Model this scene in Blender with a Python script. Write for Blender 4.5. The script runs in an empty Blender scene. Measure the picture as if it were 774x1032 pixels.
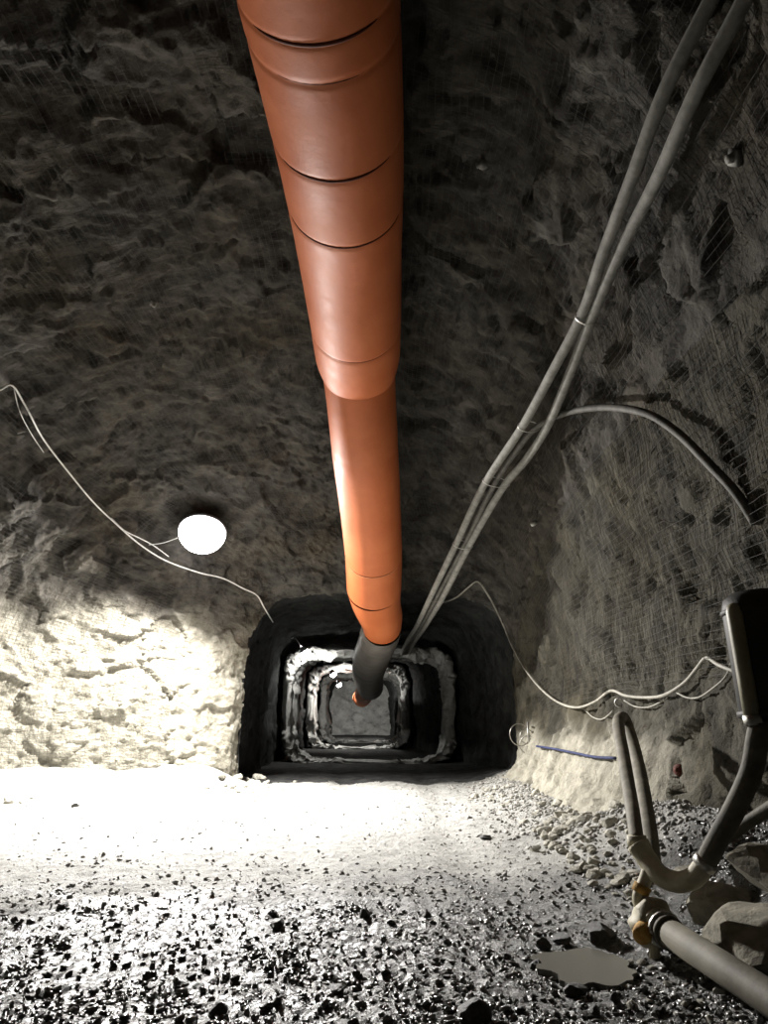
import bpy, math, random
import numpy as np
from mathutils import Vector, Matrix
from mathutils.bvhtree import BVHTree

random.seed(7)
RNG = np.random.default_rng(11)
scene = bpy.context.scene
COL = scene.collection

# ------------------------------------------------------------------ camera
EYE = 1.5
FPX = 780.0
PITCH = math.radians(14.24)
cam_d = bpy.data.cameras.new('camera')
cam_d.sensor_fit = 'VERTICAL'
cam_d.sensor_height = 36.0
cam_d.lens = 36.0 * FPX / 1032.0
cam_d.clip_start = 0.05
cam_d.clip_end = 300
cam = bpy.data.objects.new('camera', cam_d)
cam.location = (0, 0, EYE)
cam.rotation_euler = (math.pi / 2 + PITCH, 0, 0)
COL.objects.link(cam)
scene.camera = cam

# ------------------------------------------------------------------ world, exposure
w = bpy.data.worlds.new('mine_dark')
scene.world = w
w.use_nodes = True
w.node_tree.nodes['Background'].inputs[0].default_value = (0.02, 0.022, 0.025, 1)
w.node_tree.nodes['Background'].inputs[1].default_value = 0.02
scene.view_settings.view_transform = 'Standard'
scene.view_settings.look = 'None'
scene.view_settings.exposure = 0.0
scene.view_settings.gamma = 1.0
scene.view_settings.use_curve_mapping = False

LAMP_POWER = 2750.0        # the flood lamp in the chamber
TUNNEL_POWER = (60.0, 170.0, 260.0)


def area_light(name, loc, direction, size, power, color, parent=None, spread=math.pi):
    d = bpy.data.lights.new(name, 'AREA')
    d.shape = 'DISK'
    d.size = size
    d.energy = power
    d.color = color
    d.spread = spread
    o = bpy.data.objects.new(name, d)
    COL.objects.link(o)
    o.location = loc
    o.rotation_euler = Vector(direction).to_track_quat('-Z', 'Y').to_euler()
    if parent:
        o.parent = parent
    return o


# ------------------------------------------------------------------ pixel helpers
CT, ST = math.cos(PITCH), math.sin(PITCH)


def ray(px, py):
    u = (px - 387.0) / FPX
    v = (516.0 - py) / FPX
    return Vector((u, CT - v * ST, ST + v * CT))


def at_y(px, py, y):
    r = ray(px, py)
    return Vector((0, 0, EYE)) + r * (y / r.y)


def at_x(px, py, x):
    r = ray(px, py)
    return Vector((0, 0, EYE)) + r * (x / r.x)


# ------------------------------------------------------------------ noise
def _hash(ix, iy, iz, seed):
    h = (ix.astype(np.int64) * 374761393 + iy.astype(np.int64) * 668265263 +
         iz.astype(np.int64) * 2147483647 + seed * 1274126177) & 0xFFFFFFFF
    h = ((h ^ (h >> 13)) * 1274126177) & 0xFFFFFFFF
    h = ((h ^ (h >> 16)) * 2246822519) & 0xFFFFFFFF
    return h ^ (h >> 15)


def vnoise(p, seed=0):
    i = np.floor(p)
    f = p - i
    u = f * f * f * (f * (f * 6 - 15) + 10)
    i = i.astype(np.int64)
    res = 0
    for dx in (0, 1):
        wx = u[:, 0] if dx else 1 - u[:, 0]
        for dy in (0, 1):
            wy = u[:, 1] if dy else 1 - u[:, 1]
            for dz in (0, 1):
                wz = u[:, 2] if dz else 1 - u[:, 2]
                h = _hash(i[:, 0] + dx, i[:, 1] + dy, i[:, 2] + dz, seed)
                g = ((h & 0x3FF) / 511.5 - 1) * (f[:, 0] - dx) + \
                    (((h >> 10) & 0x3FF) / 511.5 - 1) * (f[:, 1] - dy) + \
                    (((h >> 20) & 0x3FF) / 511.5 - 1) * (f[:, 2] - dz)
                res = res + wx * wy * wz * g
    return res * 1.3


def fbm(p, o=4, seed=0, gain=0.5):
    a, s, r = 1.0, 0.0, 0.0
    for k in range(o):
        r = r + a * vnoise(p * (2.03 ** k) + 17.3 * k, seed + k)
        s += a
        a *= gain
    return r / s


def ridged(p, o=3, seed=0):
    a, s, r = 1.0, 0.0, 0.0
    for k in range(o):
        r = r + a * (1 - 2 * np.abs(vnoise(p * (2.03 ** k) + 9.1 * k, seed + k)))
        s += a
        a *= 0.5
    return r / s


def facets(p, seed=0):
    """angular broken-rock faces: each cell a randomly tilted plane"""
    i = np.floor(p).astype(np.int64)
    best = np.full(len(p), 1e9)
    val = np.zeros(len(p))
    for dx in (-1, 0, 1):
        for dy in (-1, 0, 1):
            for dz in (-1, 0, 1):
                c = i + np.array((dx, dy, dz))
                h = _hash(c[:, 0], c[:, 1], c[:, 2], seed)
                ctr = c + np.stack(((h & 0x3FF), (h >> 10) & 0x3FF, (h >> 20) & 0x3FF), 1) / 1023.0
                d = p - ctr
                dd = (d * d).sum(1)
                h2 = _hash(c[:, 2], c[:, 0], c[:, 1], seed + 5)
                t = np.stack(((h2 & 0x3FF), (h2 >> 10) & 0x3FF, (h2 >> 20) & 0x3FF), 1) / 511.5 - 1
                v = (d * t).sum(1) + ((h2 >> 4) & 0xFF) / 255.0 - 0.5
                m = dd < best
                best[m] = dd[m]
                val[m] = v[m]
    return val


def sstep(a, b, x):
    t = np.clip((x - a) / (b - a), 0, 1)
    return t * t * (3 - 2 * t)


# ------------------------------------------------------------------ materials
def mat(name, c1, c2=None, scale=6.0, rough=0.85, bump=0.0, bscale=40.0, spec=0.3, metal=0.0,
        detail=6.0, rough2=None, emit=None, estr=0.0, bdist=0.02):
    m = bpy.data.materials.new(name)
    m.use_nodes = True
    nt = m.node_tree
    b = nt.nodes['Principled BSDF']
    b.inputs['Roughness'].default_value = rough
    b.inputs['Specular IOR Level'].default_value = spec
    b.inputs['Metallic'].default_value = metal
    b.inputs['Base Color'].default_value = (*c1, 1)
    tc = nt.nodes.new('ShaderNodeTexCoord')
    if c2 is not None:
        n = nt.nodes.new('ShaderNodeTexNoise')
        n.inputs['Scale'].default_value = scale
        n.inputs['Detail'].default_value = detail
        n.inputs['Roughness'].default_value = 0.65
        nt.links.new(tc.outputs['Object'], n.inputs['Vector'])
        r = nt.nodes.new('ShaderNodeValToRGB')
        r.color_ramp.elements[0].position = 0.36
        r.color_ramp.elements[1].position = 0.64
        r.color_ramp.elements[0].color = (*c1, 1)
        r.color_ramp.elements[1].color = (*c2, 1)
        nt.links.new(n.outputs['Fac'], r.inputs['Fac'])
        nt.links.new(r.outputs['Color'], b.inputs['Base Color'])
        if rough2 is not None:
            mr = nt.nodes.new('ShaderNodeMapRange')
            mr.inputs['From Min'].default_value = 0.36
            mr.inputs['From Max'].default_value = 0.64
            mr.inputs['To Min'].default_value = rough
            mr.inputs['To Max'].default_value = rough2
            nt.links.new(n.outputs['Fac'], mr.inputs['Value'])
            nt.links.new(mr.outputs['Result'], b.inputs['Roughness'])
    if bump > 0:
        n2 = nt.nodes.new('ShaderNodeTexNoise')
        n2.inputs['Scale'].default_value = bscale
        n2.inputs['Detail'].default_value = 5
        n2.inputs['Roughness'].default_value = 0.7
        nt.links.new(tc.outputs['Object'], n2.inputs['Vector'])
        bm = nt.nodes.new('ShaderNodeBump')
        bm.inputs['Strength'].default_value = bump
        bm.inputs['Distance'].default_value = bdist
        nt.links.new(n2.outputs['Fac'], bm.inputs['Height'])
        nt.links.new(bm.outputs['Normal'], b.inputs['Normal'])
    if emit:
        b.inputs['Emission Color'].default_value = (*emit, 1)
        b.inputs['Emission Strength'].default_value = estr
    return m


def rock_mat(name, dark, light, warm, paleness=0.0):
    """blasted rock: two tones, brownish patches, blotches of dark seepage, fine relief"""
    m = mat(name, dark, light, scale=2.3, rough=0.92, bump=1.0, bscale=14, spec=0.2, bdist=0.04)
    nt = m.node_tree
    b = nt.nodes['Principled BSDF']
    src = b.inputs['Base Color'].links[0].from_socket
    tc = [n for n in nt.nodes if n.type == 'TEX_COORD'][0]
    n = nt.nodes.new('ShaderNodeTexNoise')
    n.inputs['Scale'].default_value = 0.6
    n.inputs['Detail'].default_value = 4
    nt.links.new(tc.outputs['Object'], n.inputs['Vector'])
    mr = nt.nodes.new('ShaderNodeMapRange')
    mr.inputs['From Min'].default_value = 0.42
    mr.inputs['From Max'].default_value = 0.68
    nt.links.new(n.outputs['Fac'], mr.inputs['Value'])
    mx = nt.nodes.new('ShaderNodeMix')
    mx.data_type = 'RGBA'
    mx.blend_type = 'MULTIPLY'
    nt.links.new(mr.outputs['Result'], mx.inputs[0])
    nt.links.new(src, mx.inputs[6])
    mx.inputs[7].default_value = (*warm, 1)
    # small dark pits
    n3 = nt.nodes.new('ShaderNodeTexNoise')
    n3.inputs['Scale'].default_value = 4.3
    n3.inputs['Detail'].default_value = 7
    n3.inputs['Roughness'].default_value = 0.72
    nt.links.new(tc.outputs['Object'], n3.inputs['Vector'])
    mr3 = nt.nodes.new('ShaderNodeMapRange')
    mr3.inputs['From Min'].default_value = 0.56
    mr3.inputs['From Max'].default_value = 0.66
    mr3.inputs['To Max'].default_value = 0.75 * (1 - paleness)
    nt.links.new(n3.outputs['Fac'], mr3.inputs['Value'])
    mx3 = nt.nodes.new('ShaderNodeMix')
    mx3.data_type = 'RGBA'
    nt.links.new(mr3.outputs['Result'], mx3.inputs[0])
    nt.links.new(mx.outputs[2], mx3.inputs[6])
    mx3.inputs[7].default_value = (0.03, 0.028, 0.024, 1)
    # lamplight painted pale on the lower wall faces
    at = nt.nodes.new('ShaderNodeAttribute')
    at.attribute_name = 'paleness'
    pr = nt.nodes.new('ShaderNodeValToRGB')
    pr.color_ramp.elements[0].position = 0.36
    pr.color_ramp.elements[1].position = 0.6
    pr.color_ramp.elements[0].color = (0.2, 0.188, 0.148, 1)
    pr.color_ramp.elements[1].color = (0.38, 0.36, 0.3, 1)
    nt.links.new(n3.outputs['Fac'], pr.inputs['Fac'])
    mx4 = nt.nodes.new('ShaderNodeMix')
    mx4.data_type = 'RGBA'
    nt.links.new(at.outputs['Fac'], mx4.inputs[0])
    nt.links.new(mx3.outputs[2], mx4.inputs[6])
    nt.links.new(pr.outputs['Color'], mx4.inputs[7])
    nt.links.new(mx4.outputs[2], b.inputs['Base Color'])
    return m


M = {}
M['rock_roof'] = rock_mat('rock_roof', (0.029, 0.027, 0.024), (0.1, 0.094, 0.083), (0.85, 0.78, 0.66))
M['rock_right'] = rock_mat('rock_right', (0.033, 0.0305, 0.024), (0.088, 0.082, 0.064), (0.9, 0.84, 0.7))
M['rock_tunnel_shade'] = rock_mat('rock_tunnel_shade', (0.025, 0.026, 0.026), (0.06, 0.061, 0.06), (0.85, 0.85, 0.82))  # near black: the shade inside the tunnel is painted into the rock
M['rock_tunnel_shade'].node_tree.nodes['Principled BSDF'].inputs['Specular IOR Level'].default_value = 0.05
M['tunnel_floor'] = mat('tunnel_floor_shade', (0.02, 0.02, 0.02), (0.06, 0.06, 0.058), 3, 0.9, 0.6, 14, 0.1)  # shade beyond the mouth painted into the floor colour
M['rib'] = rock_mat('rib_shotcrete', (0.3, 0.3, 0.29), (0.5, 0.5, 0.48), (0.9, 0.9, 0.88), 0.3)
M['dark_stone'] = mat('dark_stone', (0.02, 0.02, 0.019), (0.06, 0.058, 0.052), 5, 0.6, 0.6, 18, 0.4, rough2=0.4)
M['pale_stone'] = mat('pale_stone', (0.3, 0.29, 0.245), (0.56, 0.54, 0.47), 4, 0.9, 0.6, 18, 0.2)
M['boulder'] = mat('boulder', (0.16, 0.15, 0.12), (0.3, 0.28, 0.225), 3, 0.9, 0.7, 12, 0.2)
M['duct'] = mat('orange_duct_fabric', (0.43, 0.108, 0.032), (0.49, 0.138, 0.046), 1.6, 0.55, 0.2, 7, 0.3, rough2=0.65)
M['fold_arc'] = mat('fold_shade_tone', (0.05, 0.012, 0.006), (0.12, 0.03, 0.012), 9, 0.7)  # dark tone standing for the shade in the duct folds
M['scuff'] = mat('duct_scuff', (0.68, 0.32, 0.18), (0.62, 0.25, 0.1), 20, 0.6)
M['grey_duct'] = mat('grey_duct', (0.09, 0.08, 0.07), (0.17, 0.155, 0.14), 2.5, 0.45, 0.2, 8, 0.5)
M['cable'] = mat('dusty_cable', (0.16, 0.156, 0.14), (0.27, 0.266, 0.242), 7, 0.75, 0.2, 40, 0.3)
M['old_cable'] = mat('old_dark_cable', (0.06, 0.057, 0.05), (0.12, 0.115, 0.1), 7, 0.7, 0.2, 40, 0.3)
M['white_wire'] = mat('white_wire', (0.72, 0.72, 0.7), (0.55, 0.55, 0.52), 10, 0.5)
M['grey_wire'] = mat('grey_wire', (0.27, 0.26, 0.22), (0.42, 0.4, 0.35), 6, 0.6)
M['hose'] = mat('dusty_hose', (0.11, 0.1, 0.075), (0.22, 0.2, 0.155), 8, 0.7, 0.2, 30, 0.3)
M['hose_dark'] = mat('dark_hose', (0.05, 0.045, 0.033), (0.12, 0.11, 0.082), 6, 0.7, 0.2, 30, 0.3)
M['pipe'] = mat('dusty_pipe', (0.085, 0.077, 0.058), (0.135, 0.123, 0.094), 5, 0.7, 0.15, 30, 0.3)
M['fitting'] = mat('pale_fitting', (0.34, 0.31, 0.215), (0.5, 0.465, 0.35), 9, 0.6, 0.3, 30, 0.35)
M['rust'] = mat('rusty_yellow', (0.34, 0.17, 0.03), (0.5, 0.32, 0.09), 14, 0.75, 0.4, 40)
M['steel'] = mat('dull_steel', (0.35, 0.34, 0.31), (0.5, 0.49, 0.46), 12, 0.4, 0.2, 40, 0.5, 0.9)
M['black_metal'] = mat('black_metal', (0.012, 0.011, 0.01), (0.03, 0.026, 0.022), 5, 0.6, 0.15, 20)
M['lit_edge_tan'] = mat('lit_edge_tan', (0.2, 0.185, 0.12), (0.29, 0.265, 0.18), 5, 0.5, 0.1, 20, 0.4)
M['lamp_body'] = mat('lamp_body', (0.25, 0.25, 0.26), (0.35, 0.35, 0.36), 8, 0.5, 0.0, 1, 0.5, 0.6)
M['lamp_glass'] = mat('lamp_glass', (0.9, 0.9, 0.9), rough=0.4, emit=(1.0, 0.96, 0.97), estr=12.0)
M['bulb'] = mat('bulb_glass', (0.9, 0.9, 0.9), rough=0.4, emit=(1.0, 0.98, 0.94), estr=25.0)
M['blue_line'] = mat('blue_rope', (0.02, 0.026, 0.075), (0.045, 0.055, 0.13), 12, 0.8, 0.4, 60)
M['red_paint'] = mat('red_paint', (0.07, 0.02, 0.014), (0.11, 0.03, 0.02), 10, 0.8)
M['mesh_wire'] = mat('mesh_wire', (0.075, 0.07, 0.062), (0.045, 0.042, 0.037), 6, 0.65, 0, 1, 0.3)
M['water'] = mat('muddy_water', (0.17, 0.165, 0.145), rough=0.16, spec=0.6)


def floor_mat():
    """packed pale dusty rock, wet dark broken muck towards the near part of the floor"""
    m = bpy.data.materials.new('mine_floor')
    m.use_nodes = True
    nt = m.node_tree
    N, L = nt.nodes, nt.links
    b = N['Principled BSDF']
    tc = N.new('ShaderNodeTexCoord')
    at = N.new('ShaderNodeAttribute')
    at.attribute_name = 'wet'  # wet muck nearby; past the mouth it carries painted shade
    n1 = N.new('ShaderNodeTexNoise')
    n1.inputs['Scale'].default_value = 9
    n1.inputs['Detail'].default_value = 8
    n1.inputs['Roughness'].default_value = 0.75
    L.new(tc.outputs['Object'], n1.inputs['Vector'])
    dry = N.new('ShaderNodeValToRGB')
    dry.color_ramp.elements[0].position = 0.35
    dry.color_ramp.elements[1].position = 0.62
    dry.color_ramp.elements[0].color = (0.28, 0.275, 0.255, 1)
    dry.color_ramp.elements[1].color = (0.47, 0.465, 0.44, 1)
    wet = N.new('ShaderNodeValToRGB')
    wet.color_ramp.elements[0].position = 0.4
    wet.color_ramp.elements[1].position = 0.66
    wet.color_ramp.elements[0].color = (0.018, 0.018, 0.0165, 1)
    wet.color_ramp.elements[1].color = (0.12, 0.117, 0.107, 1)
    L.new(n1.outputs['Fac'], dry.inputs['Fac'])
    L.new(n1.outputs['Fac'], wet.inputs['Fac'])
    mx = N.new('ShaderNodeMix')
    mx.data_type = 'RGBA'
    L.new(at.outputs['Fac'], mx.inputs[0])
    L.new(dry.outputs['Color'], mx.inputs[6])
    L.new(wet.outputs['Color'], mx.inputs[7])
    L.new(mx.outputs[2], b.inputs['Base Color'])
    mr = N.new('ShaderNodeMapRange')
    mr.inputs['To Min'].default_value = 0.85
    mr.inputs['To Max'].default_value = 0.3
    L.new(at.outputs['Fac'], mr.inputs['Value'])
    L.new(mr.outputs['Result'], b.inputs['Roughness'])
    n2 = N.new('ShaderNodeTexNoise')
    n2.inputs['Scale'].default_value = 22
    n2.inputs['Detail'].default_value = 6
    n2.inputs['Roughness'].default_value = 0.75
    L.new(tc.outputs['Object'], n2.inputs['Vector'])
    bm = N.new('ShaderNodeBump')
    bm.inputs['Strength'].default_value = 0.9
    bm.inputs['Distance'].default_value = 0.05
    L.new(n2.outputs['Fac'], bm.inputs['Height'])
    L.new(bm.outputs['Normal'], b.inputs['Normal'])
    return m


M['floor'] = floor_mat()


def gravel_mat():
    m = bpy.data.materials.new('gravel')
    m.use_nodes = True
    nt = m.node_tree
    N, L = nt.nodes, nt.links
    b = N['Principled BSDF']
    g = N.new('ShaderNodeNewGeometry')
    at = N.new('ShaderNodeAttribute')
    at.attribute_name = 'wet'  # wet muck mask, with tunnel shade painted in at the mouth
    dry = N.new('ShaderNodeValToRGB')
    dry.color_ramp.elements[0].color = (0.16, 0.155, 0.14, 1)
    dry.color_ramp.elements[1].color = (0.44, 0.43, 0.4, 1)
    wet = N.new('ShaderNodeValToRGB')
    wet.color_ramp.elements[0].color = (0.018, 0.018, 0.017, 1)
    wet.color_ramp.elements[1].color = (0.2, 0.195, 0.18, 1)
    L.new(g.outputs['Random Per Island'], dry.inputs['Fac'])
    L.new(g.outputs['Random Per Island'], wet.inputs['Fac'])
    mx = N.new('ShaderNodeMix')
    mx.data_type = 'RGBA'
    L.new(at.outputs['Fac'], mx.inputs[0])
    L.new(dry.outputs['Color'], mx.inputs[6])
    L.new(wet.outputs['Color'], mx.inputs[7])
    L.new(mx.outputs[2], b.inputs['Base Color'])
    mr = N.new('ShaderNodeMapRange')
    mr.inputs['To Min'].default_value = 0.9
    mr.inputs['To Max'].default_value = 0.25
    L.new(at.outputs['Fac'], mr.inputs['Value'])
    L.new(mr.outputs['Result'], b.inputs['Roughness'])
    return m


M['gravel'] = gravel_mat()


# ------------------------------------------------------------------ object helpers
def tag(o, label=None, cat=None, group=None, kind=None):
    if label:
        o['label'] = label
    if cat:
        o['category'] = cat
    if group:
        o['group'] = group
    if kind:
        o['kind'] = kind
    return o


def link(name, me, material, parent=None, smooth=True):
    if material and not me.materials:
        me.materials.append(M[material])
    if smooth and len(me.polygons):
        me.polygons.foreach_set('use_smooth', np.ones(len(me.polygons), dtype=bool))
    o = bpy.data.objects.new(name, me)
    COL.objects.link(o)
    if parent:
        o.parent = parent
        o.matrix_parent_inverse = parent.matrix_world.inverted() if False else Matrix.Translation(-parent.location)
    return o


def empty(name, loc):
    o = bpy.data.objects.new(name, None)
    o.empty_display_size = 0.1
    COL.objects.link(o)
    o.location = loc
    return o


def mesh_np(name, V, F, nper=4):
    me = bpy.data.meshes.new(name)
    V = np.asarray(V, dtype=np.float32)
    F = np.asarray(F, dtype=np.int32)
    me.vertices.add(len(V))
    me.vertices.foreach_set('co', V.ravel())
    me.loops.add(F.size)
    me.loops.foreach_set('vertex_index', F.ravel())
    me.polygons.add(len(F))
    me.polygons.foreach_set('loop_start', np.arange(0, F.size, nper, dtype=np.int32))
    me.polygons.foreach_set('loop_total', np.full(len(F), nper, dtype=np.int32))
    me.update(calc_edges=True)
    me.validate()
    return me


def grid_faces(nr, nc, flip=False):
    a = (np.arange(nr - 1)[:, None] * nc + np.arange(nc - 1)[None, :]).ravel()
    F = np.stack((a, a + 1, a + nc + 1, a + nc), 1)
    return F[:, ::-1] if flip else F


def catmull(P, n):
    """smooth resample of control points P to n points"""
    P = np.asarray([list(p) for p in P], dtype=float)
    if len(P) == 2:
        t = np.linspace(0, 1, n)[:, None]
        return P[0] * (1 - t) + P[1] * t
    seg = np.linalg.norm(np.diff(P, axis=0), axis=1)
    k = np.concatenate(([0], np.cumsum(np.sqrt(np.maximum(seg, 1e-9)))))
    T = np.linspace(0, k[-1], n)
    out = np.zeros((n, P.shape[1]))
    ext = np.vstack((2 * P[0] - P[1], P, 2 * P[-1] - P[-2]))
    ke = np.concatenate(([-(k[1] - k[0])], k, [2 * k[-1] - k[-2]]))
    for q, t in enumerate(T):
        i = min(max(np.searchsorted(k, t, side='right') - 1, 0), len(P) - 2)
        p0, p1, p2, p3 = ext[i:i + 4]
        t0, t1, t2, t3 = ke[i:i + 4]
        A1 = (t1 - t) / (t1 - t0) * p0 + (t - t0) / (t1 - t0) * p1
        A2 = (t2 - t) / (t2 - t1) * p1 + (t - t1) / (t2 - t1) * p2
        A3 = (t3 - t) / (t3 - t2) * p2 + (t - t2) / (t3 - t2) * p3
        B1 = (t2 - t) / (t2 - t0) * A1 + (t - t0) / (t2 - t0) * A2
        B2 = (t3 - t) / (t3 - t1) * A2 + (t - t1) / (t3 - t1) * A3
        out[q] = (t2 - t) / (t2 - t1) * B1 + (t - t1) / (t2 - t1) * B2
    return out


def tube_geo(P, R, sides=10, cap=True):
    P = np.asarray(P, dtype=float)
    n = len(P)
    R = np.full(n, R) if np.isscalar(R) else np.asarray(R, dtype=float)
    T = np.gradient(P, axis=0)
    T /= np.linalg.norm(T, axis=1)[:, None] + 1e-12
    up = np.array((0, 0, 1.0)) if abs(T[0, 2]) < 0.9 else np.array((1.0, 0, 0))
    N = np.zeros_like(P)
    v = np.cross(np.cross(T[0], up), T[0])
    for i in range(n):
        v = v - T[i] * v.dot(T[i])
        v /= np.linalg.norm(v) + 1e-12
        N[i] = v
    B = np.cross(T, N)
    a = np.linspace(0, 2 * math.pi, sides, endpoint=False)
    V = P[:, None, :] + R[:, None, None] * (np.cos(a)[None, :, None] * N[:, None, :] + np.sin(a)[None, :, None] * B[:, None, :])
    V = V.reshape(-1, 3)
    F = []
    for i in range(n - 1):
        for j in range(sides):
            k = (j + 1) % sides
            F.append((i * sides + j, i * sides + k, (i + 1) * sides + k, (i + 1) * sides + j))
    if cap:
        F.append(tuple(range(sides))[::-1])
        F.append(tuple((n - 1) * sides + j for j in range(sides)))
    return V, F


def poly_mesh(name, V, F):
    me = bpy.data.meshes.new(name)
    me.from_pydata([tuple(v) for v in V], [], [tuple(f) for f in F])
    me.update()
    return me


def join_geo(parts):
    V, F, o = [], [], 0
    for v, f in parts:
        V.extend([tuple(q) for q in v])
        F.extend([tuple(i + o for i in ff) for ff in f])
        o += len(v)
    return V, F


def tube(name, P, R, material, parent=None, sides=10, cap=True):
    V, F = tube_geo(P, R, sides, cap)
    return link(name, poly_mesh(name, V, F), material, parent)


def ring_pts(c, axis, r, n=24, a0=0.0, a1=2 * math.pi, ref=(0, 0, 1)):
    ax = Vector(axis).normalized()
    u = Vector(ref) - ax * ax.dot(Vector(ref))
    u.normalize()
    v = ax.cross(u)
    return [Vector(c) + u * (r * math.cos(t)) + v * (r * math.sin(t)) for t in np.linspace(a0, a1, n)]


# ------------------------------------------------------------------ rock shell of the chamber and tunnel
YK = np.array([-6, 3, 8, 10.5, 12, 13, 14, 15, 15.8, 16.4, 16.8, 17.1])
LK = np.array([-9.5, -9.5, -9.2, -8.9, -8.5, -8.1, -7.3, -6.2, -4.9, -3.7, -3.2, -3.05])
RK = np.array([3.4, 3.25, 3.15, 3.1, 3.1, 3.1, 3.1, 3.05, 3.0, 2.9, 2.85, 2.85])
HK = np.array([7.9, 7.8, 7.6, 7.35, 6.95, 6.6, 6.1, 5.5, 4.95, 4.45, 4.15, 4.02])
NLK = np.array([2.0, 2.0, 2.0, 2.0, 2.1, 2.2, 2.5, 3.0, 3.8, 4.6, 5.2, 5.4])
NRK = np.array([2.7, 2.7, 2.7, 2.7, 2.8, 2.9, 3.1, 3.4, 3.9, 4.4, 4.8, 5.0])


def profile(y, Lx, Rx, H, nl, nr, ncol):
    """arched section resampled by arc length, from left foot over the back to the right foot"""
    cx = Lx + (Rx - Lx) * np.interp(y, [9, 16.5], [0.66, 0.5])
    t = np.linspace(0, math.pi / 2, 220)
    xl = cx - (cx - Lx) * np.cos(t) ** (2 / nl)
    zl = H * np.sin(t) ** (2 / nl)
    xr = cx + (Rx - cx) * np.cos(t[::-1]) ** (2 / nr)
    zr = H * np.sin(t[::-1]) ** (2 / nr)
    x = np.concatenate(([Lx], xl, xr[1:], [Rx]))
    z = np.concatenate(([-0.6], zl, zr[1:], [-0.6]))
    s = np.concatenate(([0], np.cumsum(np.hypot(np.diff(x), np.diff(z)))))
    q = np.linspace(0, s[-1], ncol)
    return np.interp(q, s, x), np.interp(q, s, z)


def grid_normals(G):
    du = np.gradient(G, axis=0)
    dv = np.gradient(G, axis=1)
    n = np.cross(dv, du)
    n /= np.linalg.norm(n, axis=2)[:, :, None] + 1e-12
    return n          # points inwards (checked below)


def rock_disp(P, amp=1.0, coarse_only=False):
    d = 0.42 * fbm(P * 0.42, 3, 3) + 0.16 * ridged(P * 0.8 + 5, 2, 21)
    if not coarse_only:
        wv = np.stack((fbm(P * 1.1, 2, 51), fbm(P * 1.1 + 31, 2, 52), fbm(P * 1.1 + 61, 2, 53)), 1) * 0.35
        d = d + 0.11 * facets((P + wv) * np.array((1.1, 1.3, 1.6)), 3) \
              + 0.055 * facets((P + wv) * 3.6, 9) \
              + 0.07 * fbm(P * 3.0, 4, 33, 0.62) + 0.028 * facets((P + 0.4 * wv) * 9.0, 15)
        pit = sstep(0.16, 0.42, fbm(P * 2.1 + 3, 3, 71))
        d = d - 0.10 * pit
    return d * amp


ys = [-6.0]
while ys[-1] < 17.1:
    y = ys[-1]
    ys.append(y + (0.11 if y < 1.5 else 0.045 if y < 12.5 else 0.03 if y < 16 else 0.022))
ys = np.array(ys)
NC = 600
G = np.zeros((len(ys), NC, 3))
for i, y in enumerate(ys):
    x, z = profile(y, *(np.interp(y, YK, k) for k in (LK, RK, HK, NLK, NRK)), NC)
    G[i, :, 0], G[i, :, 1], G[i, :, 2] = x, y, z
toe = np.clip(1 - np.maximum(G[:, :, 2], 0) / 1.5, 0, 1) ** 1.3 * sstep(7.0, 9.5, G[:, :, 1]) * (1 - sstep(15.3, 17.0, G[:, :, 1])) * (G[:, :, 0] > 1.0)
G[:, :, 0] -= 0.75 * toe
NRM = grid_normals(G)
ctr = np.array((0, 8.0, 2.5))
if (NRM[len(ys) // 2, NC // 2] @ (ctr - G[len(ys) // 2, NC // 2])) < 0:
    NRM = -NRM
flat = G.reshape(-1, 3)
amp = np.ones(len(flat))
amp *= 1 - 0.35 * sstep(15.6, 17.1, flat[:, 1])         # the portal edge keeps its line
amp *= 1 - 0.42 * sstep(1.8, 2.8, flat[:, 0])           # side walls scaled smoother than the roof
amp *= 1 - 0.45 * sstep(-2.6, -3.6, flat[:, 0]) * (1 - sstep(3.2, 4.6, flat[:, 2]))
D = rock_disp(flat) * amp
S = (flat + NRM.reshape(-1, 3) * D[:, None]).reshape(G.shape)
SB = (flat + NRM.reshape(-1, 3) * ((rock_disp(flat, 1, True) * amp)[:, None] + 0.05)).reshape(G.shape)   # smooth sheet for the wire mesh

nz = fbm(flat * 0.8, 4, 91)
LAMP_PALE = np.where(flat[:, 0] < -1.5, 1 - sstep(2.6, 3.5, flat[:, 2] + 1.0 * nz),
                (1 - sstep(0.75, 1.35, flat[:, 2] + 0.8 * nz)) * sstep(7.5, 9.5, flat[:, 1])).reshape(G.shape[:2])  # pale mask painting the lamp's light low on the walls

# where the left wall / back / right wall part: by arc fraction
cl, cr = int(NC * 0.27), int(NC * 0.78)
flipF = None


def shell_piece(name, c0, c1, material):
    sub = S[:, c0:c1 + 1].reshape(-1, 3)
    me = mesh_np(name, sub, grid_faces(len(ys), c1 - c0 + 1))
    a = me.attributes.new('paleness', 'FLOAT', 'POINT')  # carries the painted lamplight
    a.data.foreach_set('value', LAMP_PALE[:, c0:c1 + 1].ravel().astype(np.float32))
    return tag(link(name, me, material), kind='structure')


wall_left = shell_piece('wall_left', 0, cl, 'rock_roof')
ceiling = shell_piece('ceiling', cl, cr, 'rock_roof')
wall_right = shell_piece('wall_right', cr, NC - 1, 'rock_right')
tag(wall_left, 'blasted rock wall with lamplight painted pale, glaring beside the tunnel mouth')
tag(ceiling, 'dark blasted rock roof sloping down to the tunnel mouth')
tag(wall_right, 'olive grey rock side wall carrying hoses and wires')

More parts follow.
